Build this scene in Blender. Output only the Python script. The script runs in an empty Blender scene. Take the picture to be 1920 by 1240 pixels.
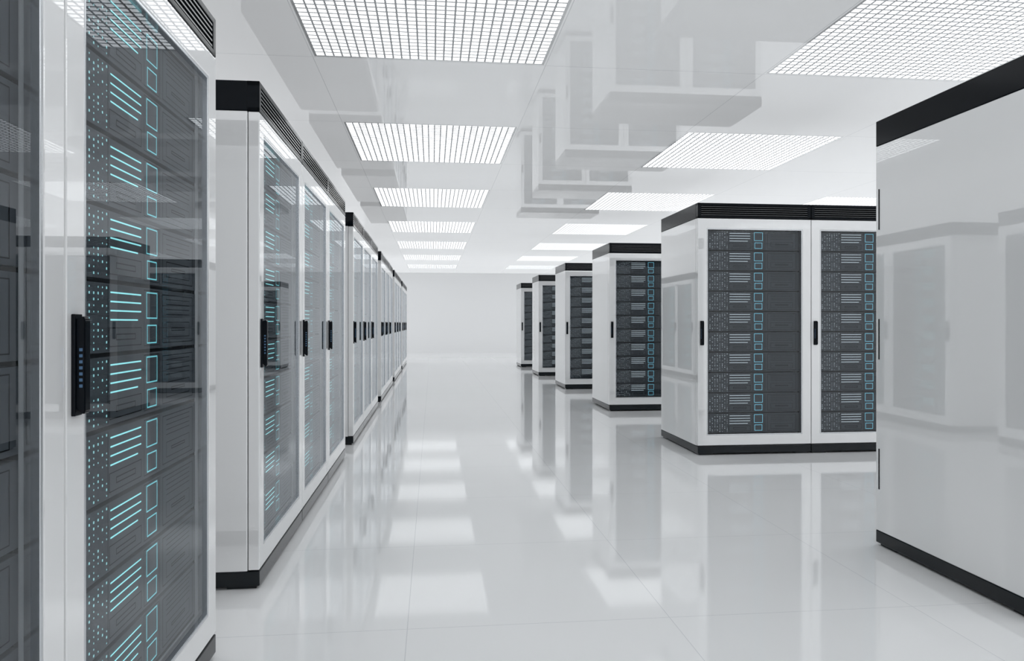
import bpy, bmesh, math, random
from mathutils import Vector, Matrix
random.seed(4)
scene = bpy.context.scene
COL = scene.collection
scene.view_settings.view_transform = 'Standard'
scene.view_settings.look = 'None'
scene.view_settings.exposure = 0.33

# ------------------------------------------------------------ dimensions
CAM_H = 1.10
CEIL = 2.98
W, D, HR = 0.988, 0.98, 2.10
PITCH = 0.993
TILE = 1.66
X0, X1 = -2.50, 9.12
Y0, Y1 = -4.70, 27.4

# ------------------------------------------------------------ materials
def principled(name, col, rough=0.3, metal=0.0, emis=None, estr=0.0, coat=0.0, spec=0.5, noise=0.0):
    m = bpy.data.materials.new(name); m.use_nodes = True
    nt = m.node_tree; b = nt.nodes['Principled BSDF']
    b.inputs['Base Color'].default_value = (*col, 1)
    b.inputs['Roughness'].default_value = rough
    b.inputs['Metallic'].default_value = metal
    b.inputs['Specular IOR Level'].default_value = spec
    b.inputs['Coat Weight'].default_value = coat
    if emis:
        b.inputs['Emission Color'].default_value = (*emis, 1)
        b.inputs['Emission Strength'].default_value = estr
    if noise > 0:
        tc = nt.nodes.new('ShaderNodeTexCoord')
        n = nt.nodes.new('ShaderNodeTexNoise'); n.inputs['Scale'].default_value = 14
        r = nt.nodes.new('ShaderNodeMapRange')
        r.inputs['To Min'].default_value = rough * (1 - noise)
        r.inputs['To Max'].default_value = rough * (1 + noise)
        nt.links.new(tc.outputs['Object'], n.inputs['Vector'])
        nt.links.new(n.outputs['Fac'], r.inputs['Value'])
        nt.links.new(r.outputs['Result'], b.inputs['Roughness'])
    return m

def tiled(name, col, seam, rough, tx, ty, ox, oy, w, spec=0.5, estr=0.0):
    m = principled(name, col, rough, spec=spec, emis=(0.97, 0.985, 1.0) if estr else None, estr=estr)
    nt = m.node_tree; b = nt.nodes['Principled BSDF']
    g = nt.nodes.new('ShaderNodeNewGeometry')
    s = nt.nodes.new('ShaderNodeSeparateXYZ')
    nt.links.new(g.outputs['Position'], s.inputs[0])
    def mth(op, a, bb):
        n = nt.nodes.new('ShaderNodeMath'); n.operation = op
        for i, v in enumerate((a, bb)):
            if v is None: continue
            if isinstance(v, (int, float)): n.inputs[i].default_value = v
            else: nt.links.new(v, n.inputs[i])
        return n.outputs[0]
    outs = []
    for ax, t, o in (('X', tx, ox), ('Y', ty, oy)):
        a = mth('SUBTRACT', s.outputs[ax], o - w / 2)
        a = mth('DIVIDE', a, t)
        a = mth('FLOORED_MODULO', a, 1.0)
        outs.append(mth('LESS_THAN', a, w / t))
    mx = mth('MAXIMUM', outs[0], outs[1])
    mix = nt.nodes.new('ShaderNodeMix'); mix.data_type = 'RGBA'
    mix.inputs['A'].default_value = (*col, 1); mix.inputs['B'].default_value = (*seam, 1)
    nt.links.new(mx, mix.inputs['Factor'])
    nt.links.new(mix.outputs['Result'], b.inputs['Base Color'])
    return m

M_WHITE = principled('white_enamel', (0.90, 0.905, 0.91), 0.12, noise=0.1, spec=0.7, coat=1.0)
_b = M_WHITE.node_tree.nodes['Principled BSDF']
_b.inputs['Coat IOR'].default_value = 2.25
_b.inputs['Coat Roughness'].default_value = 0.015
M_BLACK = principled('black_lacquer', (0.003, 0.005, 0.008), 0.12, spec=0.12)
M_PLINTH = principled('black_polished_plinth', (0.003, 0.006, 0.009), 0.10, spec=0.35)
M_CHROME = principled('brushed_steel', (0.62, 0.64, 0.66), 0.18, metal=1.0)
M_SERVER = principled('anthracite_plate', (0.045, 0.052, 0.060), 0.42, noise=0.2, spec=0.4)
M_GROOVE = principled('groove_black', (0.003, 0.004, 0.005), 0.6, spec=0.05)
M_LINE = principled('led_pale', (0.02, 0.03, 0.03), 0.4, emis=(0.30, 0.83, 0.86), estr=1.05)
M_DOT = principled('led_dot', (0.02, 0.03, 0.03), 0.4, emis=(0.36, 0.78, 0.81), estr=0.8)
M_SQ = principled('led_cyan', (0.02, 0.03, 0.03), 0.4, emis=(0.17, 0.60, 0.66), estr=0.95)
M_LINE2 = principled('led_white', (0.02, 0.03, 0.03), 0.4, emis=(0.56, 0.64, 0.68), estr=1.0)
M_DOT2 = principled('led_dot_white', (0.02, 0.03, 0.03), 0.4, emis=(0.52, 0.58, 0.62), estr=0.85)
M_SQ2 = principled('led_blue_cyan', (0.02, 0.03, 0.03), 0.4, emis=(0.15, 0.48, 0.62), estr=1.1)
M_BLUE = principled('display_blue', (0.02, 0.03, 0.05), 0.3, emis=(0.08, 0.22, 0.42), estr=0.25)
M_WALL = principled('wall_paint_fill_glow', (0.90, 0.905, 0.91), 0.45, emis=(0.97, 0.985, 1.0), estr=0.22)  # faint emission added to the walls as fill light, no lamp there
M_WALLB = principled('wall_paint_end_fill_glow', (0.86, 0.865, 0.87), 0.35, emis=(0.97, 0.985, 1.0), estr=0.08)  # end wall brightened by a weak glow of its own
M_FLOOR = tiled('floor_gloss_tile', (0.955, 0.96, 0.965), (0.76, 0.77, 0.79), 0.06, 0.97, 0.97, -0.09, 2.64, 0.003, spec=0.45)
M_CEIL = tiled('ceiling_gloss_tile_fill_glow', (0.86, 0.865, 0.87), (0.56, 0.57, 0.59), 0.015, TILE, TILE, -0.84, 3.60, 0.006, spec=0.50, estr=0.165)  # tiles given a soft added glow to fill the room with light
M_LOUVRE = principled('louvre_white', (0.70, 0.71, 0.72), 0.5, spec=0.2)
M_EMIT = principled('lamp_diffuser', (0.9, 0.9, 0.9), 0.5, emis=(0.965, 0.985, 1.0), estr=1.38)
for m in (M_LINE, M_SQ, M_BLUE, M_DOT, M_LINE2, M_DOT2, M_SQ2):
    m.cycles.emission_sampling = 'NONE'

def glass():
    m = bpy.data.materials.new('tinted_door_glass'); m.use_nodes = True
    nt = m.node_tree; nt.nodes.clear()
    o = nt.nodes.new('ShaderNodeOutputMaterial')
    tr = nt.nodes.new('ShaderNodeBsdfTransparent'); tr.inputs[0].default_value = (0.88, 0.90, 0.915, 1)
    gl = nt.nodes.new('ShaderNodeBsdfGlossy'); gl.inputs['Roughness'].default_value = 0.0
    gl.inputs['Color'].default_value = (0.90, 0.93, 0.96, 1)
    fr = nt.nodes.new('ShaderNodeFresnel'); fr.inputs[0].default_value = 1.52
    ge = nt.nodes.new('ShaderNodeNewGeometry')
    inv = nt.nodes.new('ShaderNodeMath'); inv.operation = 'SUBTRACT'; inv.inputs[0].default_value = 1
    mul = nt.nodes.new('ShaderNodeMath'); mul.operation = 'MULTIPLY'
    mx = nt.nodes.new('ShaderNodeMixShader')
    nt.links.new(ge.outputs['Backfacing'], inv.inputs[1])
    nt.links.new(fr.outputs[0], mul.inputs[0]); nt.links.new(inv.outputs[0], mul.inputs[1])
    nt.links.new(mul.outputs[0], mx.inputs[0])
    nt.links.new(tr.outputs[0], mx.inputs[1]); nt.links.new(gl.outputs[0], mx.inputs[2])
    nt.links.new(mx.outputs[0], o.inputs[0])
    return m
M_GLASS = glass()

# ------------------------------------------------------------ mesh helpers
def finish(bm, name, mats):
    me = bpy.data.meshes.new(name)
    bmesh.ops.recalc_face_normals(bm, faces=bm.faces)
    bm.to_mesh(me); bm.free()
    for m in mats: me.materials.append(m)
    return me

def add_box(bm, x0, x1, y0, y1, z0, z1, mat=0, bev=0.0, rot=0.0):
    r = bmesh.ops.create_cube(bm, size=1.0)
    vs = r['verts']
    for v in vs:
        v.co = Vector(((v.co.x) * (x1 - x0), (v.co.y) * (y1 - y0), (v.co.z) * (z1 - z0)))
        if rot: v.co = Matrix.Rotation(rot, 3, 'X') @ v.co
        v.co += Vector(((x0 + x1) / 2, (y0 + y1) / 2, (z0 + z1) / 2))
    fs = set(f for v in vs for f in v.link_faces)
    for f in fs: f.material_index = mat
    if bev > 0:
        es = list(set(e for v in vs for e in v.link_edges))
        bmesh.ops.bevel(bm, geom=es, offset=bev, segments=2, profile=0.6, affect='EDGES')

def add_ring(bm, o, i, y0, y1, mat=0, bev=0.0):
    """rectangular frame in xz; o,i = (x0,x1,z0,z1)"""
    def loop(r, y):
        return [bm.verts.new((r[0], y, r[2])), bm.verts.new((r[1], y, r[2])),
                bm.verts.new((r[1], y, r[3])), bm.verts.new((r[0], y, r[3]))]
    of, inf, ob, inb = loop(o, y0), loop(i, y0), loop(o, y1), loop(i, y1)
    fs = []
    for k in range(4):
        j = (k + 1) % 4
        fs.append(bm.faces.new((of[k], of[j], inf[j], inf[k])))
        fs.append(bm.faces.new((ob[j], ob[k], inb[k], inb[j])))
        fs.append(bm.faces.new((of[j], of[k], ob[k], ob[j])))
        fs.append(bm.faces.new((inf[k], inf[j], inb[j], inb[k])))
    for f in fs: f.material_index = mat
    if bev > 0:
        es = [e for e in set(e for v in of + inf for e in v.link_edges)
              if not (((e.verts[0] in of) and (e.verts[1] in inf)) or ((e.verts[1] in of) and (e.verts[0] in inf)))
              and abs(e.verts[0].co.y - e.verts[1].co.y) < 1e-6]
        bmesh.ops.bevel(bm, geom=es, offset=bev, segments=2, profile=0.6, affect='EDGES')

def quad(bm, x0, x1, z0, z1, y, mat=0):
    v = [bm.verts.new(p) for p in ((x0, y, z0), (x1, y, z0), (x1, y, z1), (x0, y, z1))]
    f = bm.faces.new(v); f.material_index = mat

def quad_ring(bm, x0, x1, z0, z1, s, y, mat=0):
    quad(bm, x0, x1, z0, z0 + s, y, mat); quad(bm, x0, x1, z1 - s, z1, y, mat)
    quad(bm, x0, x0 + s, z0 + s, z1 - s, y, mat); quad(bm, x1 - s, x1, z0 + s, z1 - s, y, mat)

# ------------------------------------------------------------ rack meshes
F = -D / 2      # front plane
B = D / 2
hw = W / 2
Z_PL, Z_CAP = 0.075, 1.975

# body : hollow cabinet, open towards the door
bm = bmesh.new()
fy = F + 0.048
add_box(bm, -hw, -hw + 0.03, fy, B, Z_PL, Z_CAP, 0, 0.005)
add_box(bm, hw - 0.03, hw, fy, B, Z_PL, Z_CAP, 0, 0.005)
add_box(bm, -hw + 0.03, hw - 0.03, B - 0.03, B - 0.004, Z_PL, Z_CAP, 0, 0.003)
add_box(bm, -hw + 0.03, hw - 0.03, fy, B - 0.03, Z_PL, Z_PL + 0.03, 0)
add_box(bm, -hw + 0.03, hw - 0.03, fy, B - 0.03, Z_CAP - 0.03, Z_CAP, 0)
ME_BODY = finish(bm, 'cabinet_body', [M_WHITE])

# inner mounting frame (dark liner between door and servers)
OX, OZ0, OZ1 = hw - 0.077, 0.168, 1.885
bm = bmesh.new()
add_ring(bm, (-hw + 0.032, hw - 0.032, Z_PL + 0.032, Z_CAP - 0.032), (-OX + 0.002, OX - 0.002, OZ0, OZ1), F + 0.052, F + 0.075, 0)
ME_MOUNT = finish(bm, 'mounting_frame', [M_GROOVE])

# plinth
bm = bmesh.new()
add_box(bm, -hw, hw, F, B, 0.014, Z_PL, 0, 0.004)
for sx in (-1, 1):
    for sy in (-1, 1):
        cx, cy = sx * (hw - 0.075), sy * (B - 0.075)
        add_box(bm, cx - 0.06, cx + 0.06, cy - 0.06, cy + 0.06, 0.0, 0.014, 0, 0.002)
ME_PLINTH = finish(bm, 'plinth', [M_PLINTH])

# top cap with louvred front
bm = bmesh.new()
c0, c1 = Z_CAP, HR
add_box(bm, -hw, hw, F + 0.05, B, c0, c1, 0, 0.004)
add_box(bm, -hw, hw, F, F + 0.052, c1 - 0.022, c1, 0, 0.003)
add_box(bm, -hw, hw, F, F + 0.052, c0, c0 + 0.018, 0, 0.003)
add_box(bm, -hw, -hw + 0.03, F, F + 0.052, c0, c1, 0, 0.003)
add_box(bm, hw - 0.03, hw, F, F + 0.052, c0, c1, 0, 0.003)
n = 5
for k in range(n):
    z = c0 + 0.018 + (k + 0.5) * (0.085 / n)
    add_box(bm, -hw + 0.028, hw - 0.028, F + 0.002, F + 0.034, z - 0.003, z + 0.003, 1, 0)
M_SLAT = principled('louvre_slat_dark', (0.016, 0.020, 0.025), 0.16, spec=0.8)
ME_CAP = finish(bm, 'louvred_top', [M_BLACK, M_SLAT])

# door frame
bm = bmesh.new()
add_ring(bm, (-hw, hw, Z_PL + 0.006, Z_CAP - 0.004), (-OX, OX, OZ0 - 0.003, OZ1 + 0.003), F, F + 0.044, 0, 0.004)
ME_DOOR = finish(bm, 'door', [M_WHITE])
bm = bmesh.new()
add_ring(bm, (-OX, OX, OZ0 - 0.003, OZ1 + 0.003), (-OX + 0.009, OX - 0.009, OZ0 + 0.006, OZ1 - 0.006), F + 0.001, F + 0.03, 0, 0.002)
ME_TRIM = finish(bm, 'door_trim', [M_CHROME])
bm = bmesh.new()
add_box(bm, -OX + 0.006, OX - 0.006, F + 0.010, F + 0.016, OZ0 + 0.003, OZ1 - 0.003)
ME_GLASS = finish(bm, 'glass_pane', [M_GLASS])

# handle
hx = -hw + 0.034
bm = bmesh.new()
add_box(bm, hx - 0.015, hx + 0.015, F - 0.008, F, 0.915, 1.118, 0, 0.002)
ME_HBASE = finish(bm, 'handle', [M_BLACK])
bm = bmesh.new()
prof = [(-0.007, 0.930), (-0.021, 0.918), (-0.025, 0.924), (-0.025, 1.106), (-0.021, 1.114), (-0.007, 1.108)]
L = [bm.verts.new((hx - 0.011, F + p[0], p[1])) for p in prof]
R = [bm.verts.new((hx + 0.011, F + p[0], p[1])) for p in prof]
bm.faces.new(L); bm.faces.new(R[::-1])
for k in range(len(prof)):
    j = (k + 1) % len(prof)
    bm.faces.new((L[k], R[k], R[j], L[j]))
bmesh.ops.bevel(bm, geom=list(bm.edges), offset=0.0018, segments=2, affect='EDGES')
ME_GRIP = finish(bm, 'grip', [M_BLACK])
bm = bmesh.new()
for k in range(7):
    z = 0.972 + k * 0.012
    add_box(bm, hx - 0.0118, hx - 0.0108, F - 0.020, F - 0.014, z, z + 0.006)
ME_DISP = finish(bm, 'handle_display', [M_BLUE])

# server unit : plate, engraved pattern, luminous marks
NU = 10
UP = (OZ1 - OZ0 - 0.012) / NU
UH = UP - 0.010
UW = OX * 2 - 0.014
uy = F + 0.040
def ux(u): return -UW / 2 + u * UW
bm = bmesh.new()
add_box(bm, -UW / 2, UW / 2, uy, uy + 0.40, 0, UH, 0, 0.0015)
bmesh.ops.recalc_face_normals(bm, faces=bm.faces)
q = uy - 0.0006
quad_ring(bm, ux(0.245), ux(0.475), 0.012, 0.058, 0.0024, q, 1)
quad_ring(bm, ux(0.290), ux(0.430), 0.027, 0.043, 0.003, q, 1)
quad_ring(bm, ux(0.655), ux(0.965), 0.012, UH - 0.012, 0.0026, q, 1)
quad_ring(bm, ux(0.69), ux(0.93), 0.028, 0.072, 0.0022, q, 1)
quad_ring(bm, ux(0.74), ux(0.88), 0.046, 0.056, 0.003, q, 1)
for zz in (0.092, 0.106, 0.120, 0.134):
    quad(bm, ux(0.69), ux(0.93), zz, zz + 0.0022, q, 1)
quad(bm, ux(0.63), ux(0.6325), 0.004, UH - 0.004, q, 1)
quad(bm, ux(0.235), ux(0.2375), 0.004, UH - 0.004, q, 1)
quad_ring(bm, ux(0.495), ux(0.622), 0.008, UH - 0.005, 0.0018, q, 1)
q = uy - 0.0014
for k in range(4):
    z = UH - 0.018 - k * 0.0215
    x1 = 0.47 if k != 3 else 0.445
    quad(bm, ux(0.25), ux(x1), z - 0.0037, z, q, 2)
quad_ring(bm, ux(0.513), ux(0.605), 0.080, UH - 0.010, 0.0034, q, 3)
quad_ring(bm, ux(0.518), ux(0.600), 0.014, 0.064, 0.0034, q, 3)
rd = random.Random(9)
for i in range(9):
    for j in range(11):
        if rd.random() < 0.33: continue
        cx = ux(0.016 + 0.0262 * i); cz = 0.010 + j * 0.0140
        s = 0.0018 if rd.random() < 0.5 else 0.0028
        quad(bm, cx - s, cx + s, cz - s, cz + s, q, 4)
me = bpy.data.meshes.new('server_unit'); bm.to_mesh(me); bm.free()
ME_UNIT2 = me.copy()
for m in (M_SERVER, M_GROOVE, M_LINE, M_SQ, M_DOT): me.materials.append(m)
for m in (M_SERVER, M_GROOVE, M_LINE2, M_SQ2, M_DOT2): ME_UNIT2.materials.append(m)
ME_UNIT = me

bm = bmesh.new()
for z in (0.28, 0.92, 1.56):
    add_box(bm, -hw - 0.003, -hw + 0.001, B - 0.030, B - 0.025, z, z + 0.20)
ME_HINGE = finish(bm, 'hinge', [M_BLACK])

def obj(name, me, parent=None):
    o = bpy.data.objects.new(name, me)
    COL.objects.link(o)
    if parent: o.parent = parent
    return o

# ------------------------------------------------------------ prototype + copies
def build_rack():
    root = obj('server_cabinet', None)
    root.empty_display_size = 0.2
    obj('cabinet_body', ME_BODY, root)
    obj('mounting_frame', ME_MOUNT, root)
    obj('plinth', ME_PLINTH, root)
    obj('louvred_top', ME_CAP, root)
    d = obj('door', ME_DOOR, root)
    g = obj('glass_pane', ME_GLASS, d); g['label'] = 'tinted glass door pane'
    obj('door_trim', ME_TRIM, d)
    h = obj('handle', ME_HBASE, root); h['label'] = 'black handle with blue display'
    obj('grip', ME_GRIP, h); obj('handle_display', ME_DISP, h)
    for k in range(NU):
        u = obj('server_unit', ME_UNIT, root)
        u.location.z = OZ0 + 0.006 + k * UP + 0.005
    return root

def copy_tree(o, parent=None):
    c = o.copy(); COL.objects.link(c)
    if parent: c.parent = parent
    for ch in list(o.children): copy_tree(ch, c)
    return c

proto = build_rack()
used = [False]
def place(x, y, rot, label, group):
    if not used[0]:
        r = proto; used[0] = True
    else:
        r = copy_tree(proto)
    r.location = (x, y, 0); r.rotation_euler = (0, 0, rot)
    if rot == 0:
        for ch in r.children:
            if ch.data == ME_UNIT: ch.data = ME_UNIT2
    r['label'] = label; r['category'] = 'server rack'; r['group'] = group
    return r

FX = -0.71
starts = [(1.505 - PITCH, 2), (3.10, 3), (6.68, 3), (10.26, 3), (13.84, 3), (17.42, 3)]
for (ys, n) in starts:
    for k in range(n):
        yc = ys + k * PITCH + W / 2
        if k == 0 and n == 3: lab = 'white server cabinet with glass door, bare side panel beside a gap'
        elif n == 2: lab = 'white server cabinet, tinted glass door over rows of glowing servers'
        else: lab = 'white server cabinet with glass door, beside twins in long row'
        place(FX - D / 2, yc, math.pi / 2, lab, 'server cabinets in the long row')

SX = 2.19
for r in range(5):
    yf = 5.84 + r * 3.04
    for k in range(2):
        lab = ('white server cabinet, glass door, blank side panel facing the aisle' if k == 0 else
               'white server cabinet with glass door, second in short cross row')
        place(SX + W / 2 + k * PITCH, yf + D / 2, 0, lab, 'server cabinets in the cross rows')
near = place(SX + W / 2, 2.42 + D / 2, 0, 'white server cabinet showing only its large glossy side panel', 'server cabinets in the cross rows')
obj('hinge', ME_HINGE, near)

# ------------------------------------------------------------ ceiling lights
LW = TILE - 0.03
NC = 27
bm = bmesh.new()
h = LW / 2
add = lambda a, b, c, d, z0, z1, m=0: add_box(bm, a, b, c, d, z0, z1, m)
add(-h, h, -h, -h + 0.018, 0, 0.03); add(-h, h, h - 0.018, h, 0, 0.03)
add(-h, -h + 0.018, -h + 0.018, h - 0.018, 0, 0.03); add(h - 0.018, h, -h + 0.018, h - 0.018, 0, 0.03)
ME_LF = finish(bm, 'light_frame', [M_WHITE])
bm = bmesh.new()
hi = h - 0.018
st = 2 * hi / NC
bwid = 0.0060
for k in range(1, NC):
    p = -hi + k * st
    add_box(bm, p - bwid, p + bwid, -hi, hi, 0.002, 0.0052)
    add_box(bm, -hi, hi, p - bwid, p + bwid, 0.0022, 0.0054)
ME_LL = finish(bm, 'louvre_grid', [M_LOUVRE])
bm = bmesh.new()
add_box(bm, -hi, hi, -hi, hi, 0.0062, 0.016)
ME_LD = finish(bm, 'diffuser', [M_EMIT])
lcols = [-0.84, 2.48, 5.80]
lrows = [3.60 + 3.32 * k for k in range(-2, 7)]
lp = None
for y in lrows:
    for x in lcols:
        if lp is None:
            lp = obj('ceiling_light', None)
            obj('light_frame', ME_LF, lp); obj('louvre_grid', ME_LL, lp); obj('diffuser', ME_LD, lp)
            L_ = lp
        else:
            L_ = copy_tree(lp)
        L_.location = (x + TILE / 2, y + TILE / 2, CEIL)
        L_['label'] = 'square recessed ceiling light panel with white egg-crate grid'
        L_['category'] = 'ceiling light'; L_['group'] = 'recessed ceiling light panels'

# ------------------------------------------------------------ room
def structure(name, me):
    o = obj(name, me); o['kind'] = 'structure'; return o
def plate(name, b, mat):
    bm = bmesh.new(); add_box(bm, *b)
    return structure(name, finish(bm, name, [mat]))
plate('floor', (X0 - .1, X1 + .1, Y0 - .1, Y1 + .1, -0.1, 0.0), M_FLOOR)
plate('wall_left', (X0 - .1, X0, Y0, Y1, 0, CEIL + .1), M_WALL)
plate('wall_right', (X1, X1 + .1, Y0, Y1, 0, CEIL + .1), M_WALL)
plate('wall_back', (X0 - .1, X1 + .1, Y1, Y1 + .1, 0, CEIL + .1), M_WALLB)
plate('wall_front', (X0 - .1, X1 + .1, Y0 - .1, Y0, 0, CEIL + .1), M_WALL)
# ceiling: tiles with real openings for the lights
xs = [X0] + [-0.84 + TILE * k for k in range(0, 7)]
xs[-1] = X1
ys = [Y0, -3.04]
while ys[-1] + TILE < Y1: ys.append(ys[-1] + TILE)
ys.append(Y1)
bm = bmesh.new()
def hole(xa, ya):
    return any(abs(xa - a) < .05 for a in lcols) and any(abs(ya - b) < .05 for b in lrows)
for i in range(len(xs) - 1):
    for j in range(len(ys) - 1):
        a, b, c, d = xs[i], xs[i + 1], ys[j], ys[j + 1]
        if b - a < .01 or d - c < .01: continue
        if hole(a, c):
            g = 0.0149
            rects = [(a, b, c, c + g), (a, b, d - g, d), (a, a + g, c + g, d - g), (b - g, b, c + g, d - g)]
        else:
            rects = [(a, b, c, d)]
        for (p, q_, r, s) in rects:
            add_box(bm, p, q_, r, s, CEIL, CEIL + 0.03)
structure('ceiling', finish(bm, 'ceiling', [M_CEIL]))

# ------------------------------------------------------------ world + camera
w = bpy.data.worlds.new('World'); scene.world = w; w.use_nodes = True
w.node_tree.nodes['Background'].inputs[0].default_value = (0.8, 0.85, 0.9, 1)
w.node_tree.nodes['Background'].inputs[1].default_value = 0.3

cam = bpy.data.cameras.new('camera'); co = bpy.data.objects.new('camera', cam); COL.objects.link(co)
cam.sensor_width = 36; cam.lens = 1365 / 1920 * 36
cam.shift_y = -14 / 1920
cam.clip_start = 0.05
co.location = (0, 0, CAM_H)
co.rotation_euler = (math.pi / 2, 0, -math.atan(149 / 1365))
scene.camera = co
